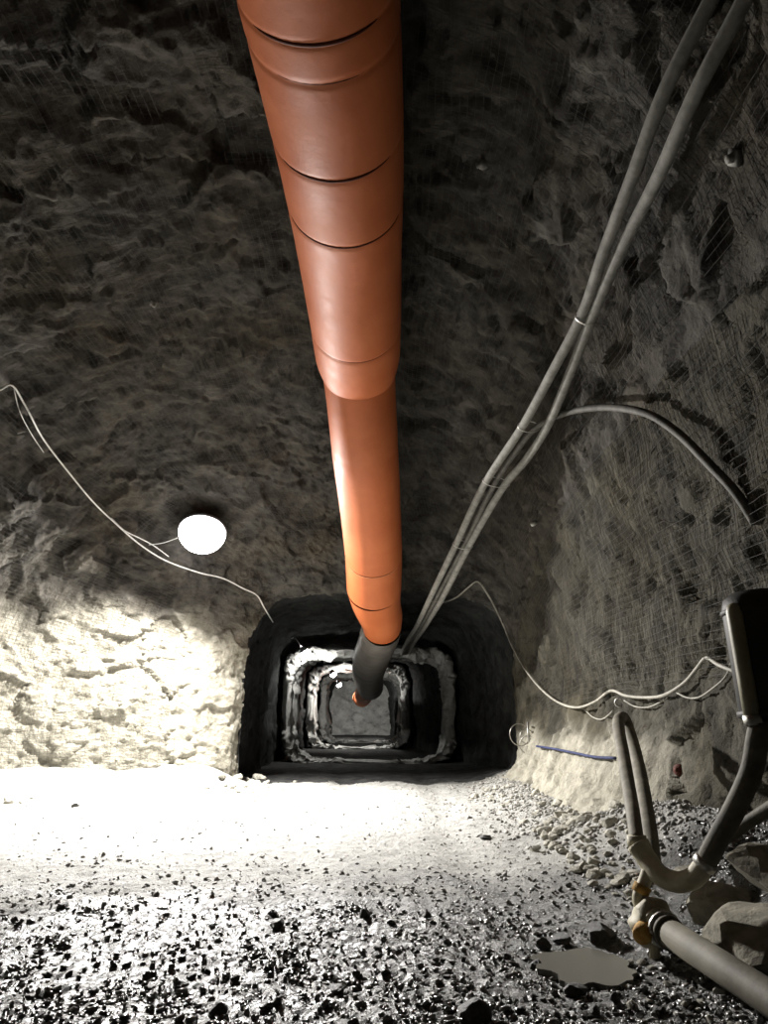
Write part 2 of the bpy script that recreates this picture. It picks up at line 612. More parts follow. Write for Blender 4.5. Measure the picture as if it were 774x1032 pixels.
# tunnel behind the mouth
TY = np.array([17.1, 17.35, 18.5, 23.0, 31.0, 36.0, 41, 46, 52])
TL = np.array([-3.05, -3.3, -3.3, -3.15, -3.15, -3.1, -3.15, -3.15, -3.2])
TR = np.array([2.85, 3.0, 2.9, 2.2, 1.2, 1.05, 0.75, 0.4, 0.1])
TH = np.array([4.02, 4.2, 4.1, 3.75, 3.45, 3.3, 3.2, 3.1, 3.1])
ty = np.concatenate((np.arange(17.1, 24, 0.06), np.arange(24, 38, 0.09), np.arange(38, 52.05, 0.2)))
TC = 220
TG = np.zeros((len(ty), TC, 3))
for i, y in enumerate(ty):
    x, z = profile(y, *(np.interp(y, TY, k) for k in (TL, TR, TH)), 6.5, 6.0, TC)
    TG[i, :, 0], TG[i, :, 1], TG[i, :, 2] = x, y, z
TN = grid_normals(TG)
if (TN[200, TC // 2] @ (np.array((-0.5, ty[200], 1.5)) - TG[200, TC // 2])) < 0:
    TN = -TN
tf = TG.reshape(-1, 3)
TD = (0.28 * fbm(tf * 0.7, 3, 3) + 0.10 * facets(tf * 1.6, 3) + 0.04 * facets(tf * 4, 9)) * (0.4 + 0.35 * sstep(17.1, 18.5, tf[:, 1]))
TS = (tf + TN.reshape(-1, 3) * TD[:, None]).reshape(TG.shape)
wall_tunnel = tag(link('wall_tunnel', mesh_np('wall_tunnel', TS.reshape(-1, 3), grid_faces(len(ty), TC)), 'rock_tunnel_shade'),
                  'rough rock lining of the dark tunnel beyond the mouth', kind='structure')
# end face of the tunnel and back of the chamber


def end_face(name, y, x0, x1, z1, material, label, n=60):
    xs, zs = np.meshgrid(np.linspace(x0, x1, n), np.linspace(-0.5, z1, n))
    P = np.stack((xs.ravel(), np.full(xs.size, y), zs.ravel()), 1)
    P[:, 1] += 0.5 * fbm(P * 0.8, 3, 4) + 0.2 * facets(P * 1.5, 8)
    return tag(link(name, mesh_np(name, P, grid_faces(n, n)), material), label, kind='structure')




def tunnel_rib(name, y0, depth, xl, xr, zt, th, label, seed):
    """rough pale shotcrete frame right round the tunnel, sill included"""
    n, m = 200, 26
    x0, x1, z0, z1 = xl, xr, 0.02, zt
    cx, cz = (x0 + x1) / 2, (z0 + z1) / 2
    t = np.linspace(0, 2 * math.pi, n, endpoint=False)
    e = 0.36
    ux_, uz_ = np.sign(np.cos(t)) * np.abs(np.cos(t)) ** e, np.sign(np.sin(t)) * np.abs(np.sin(t)) ** e
    sec = [(0.45, depth)] * 3 + [(q, depth) for q in np.linspace(0.3, 0.0, 5)] + [(0.0, d) for d in np.linspace(depth, 0, 9)] + \
          [(q, 0.0) for q in np.linspace(0.0, th, 6)] + [(th + 0.03, 0.15), (th + 0.05, 0.5), (th + 0.05, depth)]
    V = []
    for q, d in sec:
        V.append(np.stack((cx + ux_ * ((x1 - x0) / 2 + q), np.full(n, y0 + d), cz + uz_ * ((z1 - z0) / 2 + q * (uz_ > -0.5) + q * 0.35 * (uz_ <= -0.5))), 1))
    V = np.array(V)
    k = len(sec)
    fl = V.reshape(-1, 3)
    dsp = np.stack([0.22 * fbm(fl * 1.4 + 7 * a, 3, seed + a) + 0.09 * facets(fl * 3.2 + 3 * a, seed + 40 + a) + 0.07 * facets(fl * 6.5 + 5 * a, seed + 50 + a) for a in range(3)], 1)
    V = (fl + dsp * np.array((0.8, 1.2, 0.7))).reshape(k, n, 3)
    V = np.concatenate((V, V[:, :1]), 1)
    return tag(link(name, mesh_np(name, V.reshape(-1, 3), grid_faces(k, n + 1)), 'rib'), label, kind='structure')


tunnel_rib('trim_1', 23.0, 1.2, -2.62, 1.75, 2.95, 0.28, 'nearest pale rough frame round the tunnel', 61)
tunnel_rib('trim_2', 31.0, 1.2, -2.72, 0.72, 2.95, 0.24, 'second pale rough frame round the tunnel', 63)
tunnel_rib('trim_3', 36.0, 1.6, -2.62, 0.70, 2.85, 0.24, 'third pale rough frame round the tunnel', 67)
end_face('wall_far', 47.0, -4.2, 1.2, 3.8, 'rib', 'grey rock face closing the far end of the tunnel')
end_face('wall_back', -5.6, -10.5, 4.2, 8.6, 'rock_roof', 'rock face at the near end of the chamber')


# ------------------------------------------------------------------ floor
PUD = (1.22, 5.25)


def ground(x, y):
    x = np.atleast_1d(np.asarray(x, dtype=float))
    y = np.atleast_1d(np.asarray(y, dtype=float))
    P = np.stack((x, y, np.zeros_like(x)), 1)
    near = 1 - sstep(6.0, 9.0, y)
    z = 0.10 * fbm(P * 0.5, 3, 5) + 0.035 * fbm(P * 2.2, 3, 6)
    z = z + 0.03 * fbm(P * 7.0, 3, 8, 0.6) + 0.025 * near * fbm(P * 13.0, 3, 9, 0.7) + 0.011 * near * facets(P * np.array((20, 20, 1)), 6)
    # two wheel ruts heading for the tunnel mouth
    for rx in (-0.75, 1.0):
        c = rx + 0.12 * np.sin(y * 0.5) - 0.02 * (y - 8)
        z = z - 0.06 * np.exp(-((x - c) / 0.28) ** 2) * sstep(5.5, 8, y)
    # muck banked against the right wall and the foot of the left wall
    rw = np.interp(y, YK, RK)
    rw = rw - 0.55 * sstep(7.0, 9.5, y) * (1 - sstep(15.3, 17.0, y))
    z = z + 0.62 * sstep(1.25, 0.0, rw - x) ** 1.4 * (1 - 0.6 * sstep(8, 10, y))
    lw = np.interp(y, YK, LK)
    z = z + 0.45 * sstep(1.2, 0.0, x - lw) ** 1.4 * (1 - sstep(16.2, 17.0, y))
    # puddle hollow
    q = ((x - PUD[0]) / 0.46) ** 2 + ((y - PUD[1]) / 0.46) ** 2
    z = z * (1 - 0.85 * np.exp(-q ** 2 * 0.7)) - 0.05 * np.exp(-q ** 2)
    z = z * (1 - 0.5 * sstep(17, 19, y))
    return z


def wet_and_shade(x, y):
    P = np.stack((x, y, np.zeros_like(x)), 1)
    n = fbm(P * 0.9, 4, 12)
    e = 6.9 + 0.2 * np.clip(x, -4, 3) + 3.0 * n
    return np.clip(1 - sstep(-1.0, 1.6, y - e) + sstep(16.9, 17.6, y + 0.5 * n) + 0.35 * sstep(0.1, 0.5, fbm(P * 1.7, 3, 14)), 0, 1)  # the far term paints shade at the tunnel mouth, the rest is wet muck


fy = [-6.0]
while fy[-1] < 52.5:
    y = fy[-1]
    fy.append(y + (0.15 if y < 3 else 0.018 + 0.0042 * (y - 3) if y < 18 else 0.12))
fy = np.array(fy)
fx = np.concatenate((np.arange(-10.5, -6, 0.06), np.arange(-6, 4.4, 0.026)))
XX, YY = np.meshgrid(fx, fy)
fz = ground(XX.ravel(), YY.ravel())
FV = np.stack((XX.ravel(), YY.ravel(), fz), 1)
keep = grid_faces(len(fy), len(fx))
kc = FV[keep[:, 0]]
keep = keep[~((kc[:, 1] > 18) & ((kc[:, 0] < -4) | (kc[:, 0] > 3.6)))]
kc = FV[keep[:, 0]]
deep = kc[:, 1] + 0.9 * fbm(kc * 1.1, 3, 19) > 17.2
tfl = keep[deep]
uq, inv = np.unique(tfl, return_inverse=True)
tag(link('floor_tunnel', mesh_np('floor_tunnel', FV[uq], inv.reshape(-1, 4)), 'tunnel_floor'), 'floor inside the tunnel with its shade painted dark', kind='structure')
keep = keep[~deep]
fme = mesh_np('floor', FV, keep)
wa = fme.attributes.new('wet', 'FLOAT', 'POINT')
wa.data.foreach_set('value', wet_and_shade(FV[:, 0], FV[:, 1]).astype(np.float32))
floor = tag(link('floor', fme, 'floor'), 'uneven mine floor, pale dusty packed ground turning to dark wet muck', kind='structure')

# ------------------------------------------------------------------ ray casting onto the built rock
allV = np.vstack((S[::2, ::2].reshape(-1, 3), TS[:, ::2].reshape(-1, 3)))
n1r, n1c = S[::2, ::2].shape[:2]
n2r, n2c = TS[:, ::2].shape[:2]
allF = np.vstack((grid_faces(n1r, n1c), grid_faces(n2r, n2c) + n1r * n1c))
fsub = FV.reshape(len(fy), len(fx), 3)[::2, ::2]
allF = np.vstack((allF, grid_faces(*fsub.shape[:2]) + len(allV)))
allV = np.vstack((allV, fsub.reshape(-1, 3)))
BVH = BVHTree.FromPolygons(allV.tolist(), allF.tolist())
ORG = Vector((0, 0, EYE))


def hit(px, py):
    r = ray(px, py)
    loc, nrm, idx, dist = BVH.ray_cast(ORG, r.normalized(), 100)
    return loc, nrm, dist


def hit_ground(px, py):
    r = ray(px, py)
    t = EYE / -r.z
    for _ in range(6):
        p = ORG + r * t
        z = float(ground(p.x, p.y)[0])
        t = (EYE - z) / -r.z
    p = ORG + r * t
    return Vector((p.x, p.y, float(ground(p.x, p.y)[0])))


def drape(pxs, off, n=60, win=4, ref=None):
    """a line hung along the rock under these pixels, kept just proud of the surface"""
    Q = catmull([(a, b, 0) for a, b in pxs], n)
    t = []
    for a, b, _ in Q:
        l, nn, dd = hit(a, b)
        t.append(dd if dd else 12.0)
    t = np.array(t)
    mn = np.array([t[max(0, i - win):i + win + 1].min() for i in range(n)])
    k = np.exp(-(np.arange(-2 * win, 2 * win + 1) / win) ** 2)
    k /= k.sum()
    pad = np.concatenate((np.full(2 * win, mn[0]), mn, np.full(2 * win, mn[-1])))
    sm = np.minimum(np.convolve(pad, k, 'valid'), t) - off
    if ref is not None:                        # lies in the same bundle: takes the bundle's distance
        rq = np.array([ref(a, b) for a, b, _ in Q])
        wgt = rq[:, 1]
        sm = sm * (1 - wgt) + rq[:, 0] * wgt
    return np.array([list(ORG + ray(a, b).normalized() * d) for (a, b, _), d in zip(Q, sm)])


# ------------------------------------------------------------------ wire mesh pinned over the rock
def mesh_sheet(name, r0, r1, c0, c1, step, label, rad=0.0025, prob=None):
    """welded wire cloth draped over part of the rock: r = y range, c = column range"""
    idx = []
    sy = np.arange(r0, r1, step)
    ri = np.searchsorted(ys, sy)
    sub = SB[ri][:, c0:c1]
    seg = np.linalg.norm(np.diff(sub[len(sub) // 2], axis=0), axis=1).mean()
    stp = max(1, int(round(step / seg)))
    lines = [sub[i][::2 * stp] for i in range(len(sub))]
    lines += [sub[::2, j] for j in range(0, sub.shape[1], stp)]
    VV, FF, o = [], [], 0
    for P in lines:
        n = len(P)
        if n < 3:
            continue
        T = np.gradient(P, axis=0)
        T /= np.linalg.norm(T, axis=1)[:, None] + 1e-9
        a = np.cross(T, np.array((0.3, 0.5, 0.81)))
        a /= np.linalg.norm(a, axis=1)[:, None] + 1e-9
        b = np.cross(T, a)
        V = np.stack([P + rad * (math.cos(q) * a + math.sin(q) * b) for q in (0, 2.094, 4.189)], 1).reshape(-1, 3)
        i = np.arange(n - 1) * 3
        for j in range(3):
            k = (j + 1) % 3
            FF.append(np.stack((i + j, i + k, i + 3 + k, i + 3 + j), 1) + o)
        VV.append(V)
        o += len(V)
    me = mesh_np(name, np.vstack(VV), np.vstack(FF))
    return tag(link(name, me, 'mesh_wire'), label, 'wire mesh', 'wire mesh pinned over the rock', 'stuff')


mesh_sheet('wire_mesh', 2.2, 15.6, cl + 10, int(NC * 0.50), 0.075, 'rusty wire mesh pinned under the roof left of the orange duct')
mesh_sheet('wire_mesh', 2.2, 15.6, int(NC * 0.52), cr - 6, 0.075, 'rusty wire mesh pinned under the roof right of the orange duct')
mesh_sheet('wire_mesh', 9.0, 16.2, int(NC * 0.05), cl + 6, 0.075, 'wire mesh pinned over the glaring pale left wall')
mesh_sheet('wire_mesh', 4.0, 15.0, cr, NC - int(NC * 0.1), 0.075, 'wire mesh pinned over the olive grey right wall')

# ------------------------------------------------------------------ orange ventilation duct
# centre line from its width in the picture (1.2 m fabric duct) : (px centre, py, y)
dc = [at_y(313, -60, 4.18), at_y(322, 0, 4.64), at_y(336, 100, 5.6), at_y(346, 180, 6.63), at_y(352, 250, 7.83),
      at_y(358, 320, 9.2), at_y(361.5, 372, 10.5)]
back = dc[0] - dc[1]
back.z = 0
dc0 = catmull([dc[0] + back * 7, dc[0] + back * 3] + dc, 150)
root = empty('ventilation_duct', (float(dc0[0][0]), float(dc0[0][1]), float(dc0[0][2])))
tag(root, 'long orange fabric ventilation duct hung under the roof towards the tunnel mouth', 'duct')


def duct_section(name, P, R, material, seams=(), sides=48):
    """soft tube with shallow sag wrinkles and pinched joints"""
    P = np.asarray(P)
    n = len(P)
    V, F = tube_geo(P, R, sides, False)
    V = np.array(V).reshape(n, sides, 3)
    s = np.concatenate(([0], np.cumsum(np.linalg.norm(np.diff(P, axis=0), axis=1))))
    for k in range(n):
        pinch = 0.0
        for q, dep, wd in seams:
            pinch += dep * math.exp(-((s[k] - q) / wd) ** 2)
        V[k] = P[k] + (V[k] - P[k]) * (1 - pinch)
    fl = V.reshape(-1, 3)
    c = np.repeat(P, sides, 0)
    fl = c + (fl - c) * (1 + 0.012 * fbm(fl * 1.3, 2, 77) + 0.006 * fbm(fl * np.array((5, 2, 5)), 2, 78))[:, None]
    return link(name, poly_mesh(name, fl, F), material, root)


def arc_len_at(P, pt):
    P = np.asarray(P)
    s = np.concatenate(([0], np.cumsum(np.linalg.norm(np.diff(P, axis=0), axis=1))))
    return s[np.argmin(np.linalg.norm(P - np.array(list(pt)), axis=1))]


def px_station(P, R, py):
    """station on the duct whose lower edge shows at this picture row"""
    best, bi = 1e9, 0
    for i in range(1, len(P) - 1):
        if P[i][1] < 3.0:
            continue
        rows = []
        for q in ring_pts(P[i], Vector(P[i + 1]) - Vector(P[i - 1]), R, 24):
            q = q - ORG
            rows.append(516 - FPX * (q.z * CT - q.y * ST) / (q.y * CT + q.z * ST))
        if abs(max(rows) - py) < best:
            best, bi = abs(max(rows) - py), i
    return bi


dense = catmull(dc0, 420)
seam_rows = [(46, 0.019), (86, 0.005), (184, 0.018), (250, 0.016), (366, 0.006)]
st = [px_station(dense, 0.6, r) for r, _ in seam_rows]
sl = np.concatenate(([0], np.cumsum(np.linalg.norm(np.diff(dense, axis=0), axis=1))))
ur = np.full(len(dense), 0.60)
ur[-26:] = 0.60 - 0.055 * np.linspace(0, 1, 26) ** 2
duct_section('upper_sleeve', dense, ur, 'duct', [(sl[i], 0.018, 0.035) for i in st])


def fold_arc(P, i, r, span, wid, mid=math.pi, name='fold_shade', m='fold_arc'):
    """dark arc painting the shade in a fold under the duct, thinning out at its ends"""
    T = Vector(P[min(i + 1, len(P) - 1)]) - Vector(P[i - 1])
    pts = ring_pts(P[i], T, r, 40, mid - span, mid + span)
    rr = wid * np.sqrt(np.maximum(0.02, 1 - np.linspace(-1, 1, 40) ** 2))
    tube(name, [list(p) for p in pts], rr, m, root, 6)


for (row, wdt), i, sp in zip(seam_rows, st, (0.85, 0.6, 0.95, 1.2, 1.0)):
    fold_arc(dense, i, 0.588, sp, wdt)

lo = [dense[-1], at_y(364.5, 410, 11.0), at_y(368, 455, 11.7), at_y(373, 510, 13.0), at_y(376.5, 560, 14.3), at_y(377, 592, 15.2)]
lowP = catmull(lo, 120)
rl = np.interp(np.linspace(0, 1, 120), [0, 0.04, 0.1, 0.5, 1.0], [0.545, 0.53, 0.525, 0.53, 0.54])
lsl = np.concatenate(([0], np.cumsum(np.linalg.norm(np.diff(lowP, axis=0), axis=1))))
lw_i = [px_station(lowP, 0.53, 388), px_station(lowP, 0.53, 470), px_station(lowP, 0.53, 582)]
duct_section('lower_sleeve', lowP, rl, 'duct', [(lsl[i], 0.012, 0.04) for i in lw_i])
fold_arc(lowP, lw_i[0], 0.523, 1.15, 0.016)
fold_arc(lowP, lw_i[2], 0.538, 1.0, 0.009, name='pale_strap', m='scuff')
ta = [lowP[-1], at_y(379, 606, 15.7), at_y(384, 622, 16.3), at_y(385, 632, 16.7)]
taP = catmull(ta, 50)
duct_section('reducer_sleeve', taP, np.interp(np.linspace(0, 1, 50), [0, 0.3, 1], [0.54, 0.50, 0.41]), 'duct')
# eyelet and clip
e0 = at_y(389, 502, 12.35)
V, F = tube_geo(ring_pts(e0, (0, -1, -0.3), 0.03, 16), 0.010, 6, False)
link('eyelet', poly_mesh('eyelet', V, F), 'steel', root)
V, F = tube_geo(ring_pts(at_y(366.5, 619, 15.75), (0, -1, -0.3), 0.03, 12), 0.022, 6, False)
link('clip', poly_mesh('clip', V, F), 'white_wire', root)
# hanger loops carrying the duct from the roof
for i in list(range(60, 420, 45)):
    p = Vector(dense[i])
    if p.y > 16:
        continue
    loc, nn, _i, dd = BVH.ray_cast(p + Vector((0, 0, 0.3)), Vector((0, 0, 1)), 10)
    if loc:
        tube('hanger_wire', [p + Vector((0, 0, 0.57)), (p + loc) / 2 + Vector((0, 0, 0.28)), loc + Vector((0, 0, 0.05))], 0.006, 'steel', root, 5)

# darker duct continuing into the tunnel
gp = catmull([taP[-1], at_y(381, 645, 17.8), at_y(374, 664, 20.0), at_y(371, 680, 22.5), at_y(373, 692, 25.0)], 70)
groot = empty('tunnel_duct', tuple(float(v) for v in gp[0]))
tag(groot, 'dull grey ventilation duct hanging inside the dark tunnel mouth', 'duct')
_r, root = root, groot
gs = np.concatenate(([0], np.cumsum(np.linalg.norm(np.diff(gp, axis=0), axis=1))))
duct_section('sleeve', gp, np.interp(np.linspace(0, 1, 70), [0, 0.08, 0.5, 1], [0.42, 0.44, 0.46, 0.42]), 'grey_duct',
             [(gs[12], 0.04, 0.08), (gs[36], 0.06, 0.1), (gs[58], 0.06, 0.1)], 32)
fp = catmull([gp[-1], at_y(368, 698, 28.5), at_y(365, 704, 33), at_y(362, 703, 40)], 40)
duct_section('orange_sleeve', fp, np.interp(np.linspace(0, 1, 40), [0, 0.05, 1], [0.4, 0.36, 0.33]), 'duct', [(1.2, 0.1, 0.12), (2.6, 0.1, 0.12)], 24)
root = _r

# ------------------------------------------------------------------ flood lamp
hl, hn, hd = hit(204, 536)
lamp_p = ORG + ray(204, 536).normalized() * (hd - 0.45)
n_l = Vector((0.06, -0.64, -1.0)).normalized()
lroot = empty('flood_lamp', lamp_p)
tag(lroot, 'round glaring white flood lamp mounted under the roof above the pale wall', 'lamp')
lroot.location = lamp_p
ux = n_l.cross(Vector((0, 0, 1))).normalized()
uy = ux.cross(n_l)


def lathe(name, prof, c, axis, material, parent, n=32, ref=(0, 0, 1)):
    ax = Vector(axis).normalized()
    V, F = [], []
    for r, h in prof:
        V += [p for p in ring_pts(Vector(c) + ax * h, ax, max(r, 1e-4), n + 1, ref=ref)[:-1]]
    for i in range(len(prof) - 1):
        for j in range(n):
            k = (j + 1) % n
            F.append((i * n + j, i * n + k, (i + 1) * n + k, (i + 1) * n + j))
    return link(name, poly_mesh(name, V, F), material, parent)


LR = 0.46
lathe('housing', [(0.001, -0.16), (0.12, -0.16), (0.15, -0.12), (0.24, -0.09), (LR + 0.01, -0.05), (LR + 0.02, 0.0), (LR, 0.02), (LR - 0.012, 0.0)], lamp_p, n_l, 'lamp_body', lroot)
lathe('lens', [(LR - 0.012, 0.0)] + [(max(LR * math.cos(a), 0.001), 0.02 + LR * 0.85 * math.sin(a)) for a in np.linspace(0.1, math.pi / 2, 9)], lamp_p, n_l, 'lamp_glass', lroot)
br = [lamp_p - n_l * 0.12 + ux * 0.12, lamp_p - n_l * 0.3 + ux * 0.05, hl + Vector((0.0, 0.12, 0.1))]
tube('bracket', catmull(br, 12), 0.018, 'lamp_body', lroot, 8)
br = [lamp_p - n_l * 0.12 - ux * 0.12, lamp_p - n_l * 0.3 - ux * 0.05, hl + Vector((0.0, 0.12, 0.1))]
tube('bracket', catmull(br, 12), 0.018, 'lamp_body', lroot, 8)
area_light('flood_light', lamp_p + n_l * (0.03 + LR * 0.85), n_l, 0.34, LAMP_POWER, (1.0, 0.97, 0.93), spread=math.radians(162))

# ------------------------------------------------------------------ tunnel lamps
tl = [(306, 656, 22.2, 'small bright lamp at the roof corner of the first lit tunnel ring'),
      (335, 678, 30.3, 'small bright lamp at the roof corner of the second lit tunnel ring'),
      (341, 689, 39.0, 'small bright lamp below and behind the second lamp in the tunnel')]
for (px, py, y, lab), pw in zip(tl, TUNNEL_POWER):
    p = at_y(px, py, y)
    r0 = empty('tunnel_lamp', p)
    tag(r0, lab, 'lamp', 'lamps along the tunnel')
    ax = Vector((0.5, 0.25, -0.8)).normalized()
    lathe('shade', [(0.03, -0.14), (0.06, -0.12), (0.08, -0.06), (0.13, 0.0), (0.12, 0.0)], p, ax, 'lamp_body', r0, 20)
    lathe('bulb', [(0.115, 0.0), (0.13, 0.06), (0.11, 0.13), (0.06, 0.17), (0.001, 0.18)], p, ax, 'bulb', r0, 20)
    tube('bracket', [p - ax * 0.12, p - ax * 0.3 + Vector((-0.1, 0, 0.15)), p + Vector((-0.35, 0, 0.35))], 0.015, 'lamp_body', r0, 6)
    area_light('lamp_light', p + ax * 0.2, (0.28, 0.62, -0.72), 0.2, pw, (1.0, 0.98, 0.93))

# ------------------------------------------------------------------ cables on the right
def cable(name, pxs, r, material, label, cat, off=None, n=70, extra=(), win=4, group=None, ref=None):
    P = drape(pxs, (off if off is not None else r * 1.2), n, win, ref)
    if len(extra):
        P = np.vstack((P, catmull([P[-2], P[-1]] + [np.array(e) for e in extra], 20)[6:]))
    o = tube(name, P, r, material, None, 10)
    tag(o, label, cat, group)
    return o, P


tun_ext = lambda dx: [(0.75 + dx, 18.6, 3.35), (0.6 + dx, 21, 3.2), (0.5 + dx, 24, 3.0)]
cA, PA = cable('power_cable', [(738, -40), (714, 5), (670, 92), (637, 179), (608, 256), (588, 314), (556, 376), (527, 429), (489, 487), (459, 550), (439, 591), (432, 606)],
               0.055, 'cable', 'upper left of the thick grey cables running down the roof at right', 'cable', extra=tun_ext(0), win=8, group='grey cable bundle')
rowA = []
for p in PA[:70]:
    q = Vector(p) - ORG
    rowA.append((516 - FPX * (q.z * CT - q.y * ST) / (q.y * CT + q.z * ST), q.length))
rowA.sort()
rA = np.array(rowA)


def ref_b(a, b):
    return np.interp(b, rA[:, 0], rA[:, 1]), 0.92 * float(sstep(60, 260, b))


def ref_c(a, b):
    return np.interp(b, rA[:, 0], rA[:, 1]), 0.95 * float(1 - sstep(540, 640, a))


cB, PB = cable('power_cable', [(770, -40), (745, 10), (702, 92), (663, 179), (629, 246), (597, 319), (577, 370), (552, 429), (532, 461), (510, 487), (473, 550), (452, 591), (444, 606)],
               0.055, 'cable', 'lower right of the thick grey cables running down the roof at right', 'cable', extra=tun_ext(0.2), win=8, group='grey cable bundle', ref=ref_b)
cC, PC = cable('branch_cable', [(762, 528), (742, 497), (715, 468), (685, 438), (655, 418), (622, 411), (590, 412), (562, 419), (540, 431), (518, 458), (499, 487), (468, 550), (446, 591), (438, 606)],
               0.040, 'old_cable', 'dark cable arching off the bundle across the right wall', 'cable', extra=tun_ext(0.1), win=5, group='grey cable bundle', ref=ref_c)
# ties round the bundle
for px, py, lab in ((590, 321, 'topmost wire tie round the grey cable bundle'), (531, 431, 'wire tie where the dark cable joins the bundle'),
                    (502, 489, 'wire tie at the middle of the three-cable run'), (470, 549, 'lowest wire tie round the cable bundle near the tunnel mouth')):
    l, nn, dd = hit(px, py)

    def near(P):
        uv = []
        for p in P:
            q = Vector(p) - ORG
            dz = q.y * CT + q.z * ST
            uv.append((387 + FPX * q.x / dz - px) ** 2 + (516 - FPX * (q.z * CT - q.y * ST) / dz - py) ** 2)
        return int(np.argmin(uv)), min(uv)
    nr_ = [(P, *near(P)) for P in (PA, PB, PC)]
    ia = nr_[0][1]
    cs = [Vector(P[k]) for P, k, d in nr_ if d < 200]
    mid = (Vector([min(c[k] for c in cs) for k in range(3)]) + Vector([max(c[k] for c in cs) for k in range(3)])) / 2
    sp = 0.065 + max([(c - mid - (PT := Vector(PA[ia + 1]) - Vector(PA[ia - 1])).normalized() * (c - mid).dot(PT.normalized())).length for c in cs])
    T = Vector(PA[min(ia + 2, len(PA) - 1)]) - Vector(PA[ia - 2])
    o = tube('cable_tie', [list(p) for p in ring_pts(mid, T, 1, 24)], 0.012, 'steel', None, 6, False)
    me = o.data
    side = (cs[0] - cs[1])
    side = (side - T.normalized() * side.dot(T.normalized())).normalized() if len(cs) > 1 else Vector((1, 0, 0))
    oth = T.normalized().cross(side)
    for v in me.vertices:
        d = v.co - mid
        a, b, c = d.dot(side), d.dot(oth), d.dot(T.normalized())
        v.co = mid + side * a * sp + oth * b * 0.08 + T.normalized() * c
    tag(o, lab, 'cable tie', 'ties round the cable bundle')

# ------------------------------------------------------------------ white wires on the left
cable('lamp_wire', [(-20, 398), (0, 393), (11, 388), (25, 408), (42, 440), (70, 477), (95, 507), (117, 528), (140, 548), (165, 564), (200, 577), (225, 583), (245, 593), (259, 600), (266, 612), (275, 627)],
      0.014, 'white_wire', 'white lamp wire sagging across the left roof past the flood lamp', 'wire', off=0.08, win=2, n=90)
cable('feeder_wire', [(14, 392), (20, 415), (32, 438), (44, 456)], 0.007, 'white_wire', 'short thin wire strand hanging beside the white lamp wire', 'wire', off=0.08, n=24, win=2)
cable('feeder_wire', [(112, 522), (126, 535), (140, 542), (155, 550), (170, 561)], 0.010, 'white_wire', 'short second strand twisted along the white wire left of the lamp', 'wire', off=0.1, n=24, win=2)
lp = drape([(150, 549), (165, 547)], 0.1, 6, 1)
tag(tube('lamp_lead', catmull([lp[0], lp[-1], lamp_p - n_l * 0.14], 20), 0.008, 'white_wire'), 'short white lead running from the wire into the flood lamp', 'wire')

# ------------------------------------------------------------------ wires on the right wall
cable('wall_wire', [(434, 606), (446, 607), (460, 602), (472, 592), (481, 586), (492, 600), (505, 625), (517, 653), (531, 677), (548, 697), (565, 709), (582, 713), (600, 707), (616, 696), (630, 701), (650, 703), (668, 701), (690, 688), (702, 674), (712, 663), (724, 670), (742, 677), (752, 679)],
      0.018, 'grey_wire', 'pale wire looping along the right wall to the dark tank', 'wire', off=0.05, win=2, n=110)
for pts, lab in (([(590, 716), (598, 723), (606, 725), (613, 721), (618, 716)], 'short slack wire loop left of the hose hook'),
                 ([(629, 706), (640, 712), (652, 713), (663, 709), (673, 703)], 'short slack wire loop right of the hose hook'),
                 ([(682, 698), (692, 703), (704, 703), (718, 694), (732, 681), (738, 660), (741, 620)], 'thin slack wire loop rising towards the dark tank')):
    cable('slack_wire', pts, 0.009, 'grey_wire', lab, 'wire', off=0.05, win=1, n=24, group='slack loops of wall wire')
# coil of wire and blue rope at the pillar corner
cl_, nn, dd = hit(531, 748)
cp = ORG + ray(531, 745).normalized() * (dd - 0.15)
wr = empty('wire_coil', cp)
tag(wr, 'small coil of shiny wire hung on the pillar corner', 'wire coil')
for dx, dz, r, tw in ((-0.13, 0.08, 0.2, 0.3), (0.02, -0.1, 0.16, -0.3), (0.0, 0.05, 0.13, 0.1)):
    V, F = tube_geo(ring_pts(cp + Vector((dx, 0, dz)), (tw, -1, 0.1), r, 28), 0.009, 6, False)
    link('loop', poly_mesh('loop', V, F), 'steel', wr)
tube('hook', [cp + Vector((0.05, 0.2, 0.25)), cp + Vector((0.03, 0.0, 0.3)), cp + Vector((0.02, -0.05, 0.0)), cp + Vector((0.06, -0.02, -0.12))], 0.02, 'steel', wr, 8)
cable('blue_rope', [(541, 752), (560, 755), (580, 759), (600, 763), (621, 764)], 0.018, 'blue_line', 'blue rope stretched across the right pillar below the wire', 'rope', off=0.03, n=24, win=1)
# wall hook / insulator above the hose
l, nn, dd = hit(624, 708)
hk = ORG + ray(624, 708).normalized() * (dd - 0.08)
V, F = tube_geo(ring_pts(hk, (-0.6, -1, 0), 0.05, 20), 0.014, 8, False)
o = link('wall_ring', poly_mesh('wall_ring', V, F), 'steel')
tag(o, 'small steel ring bolt on the right wall above the hose', 'ring bolt')
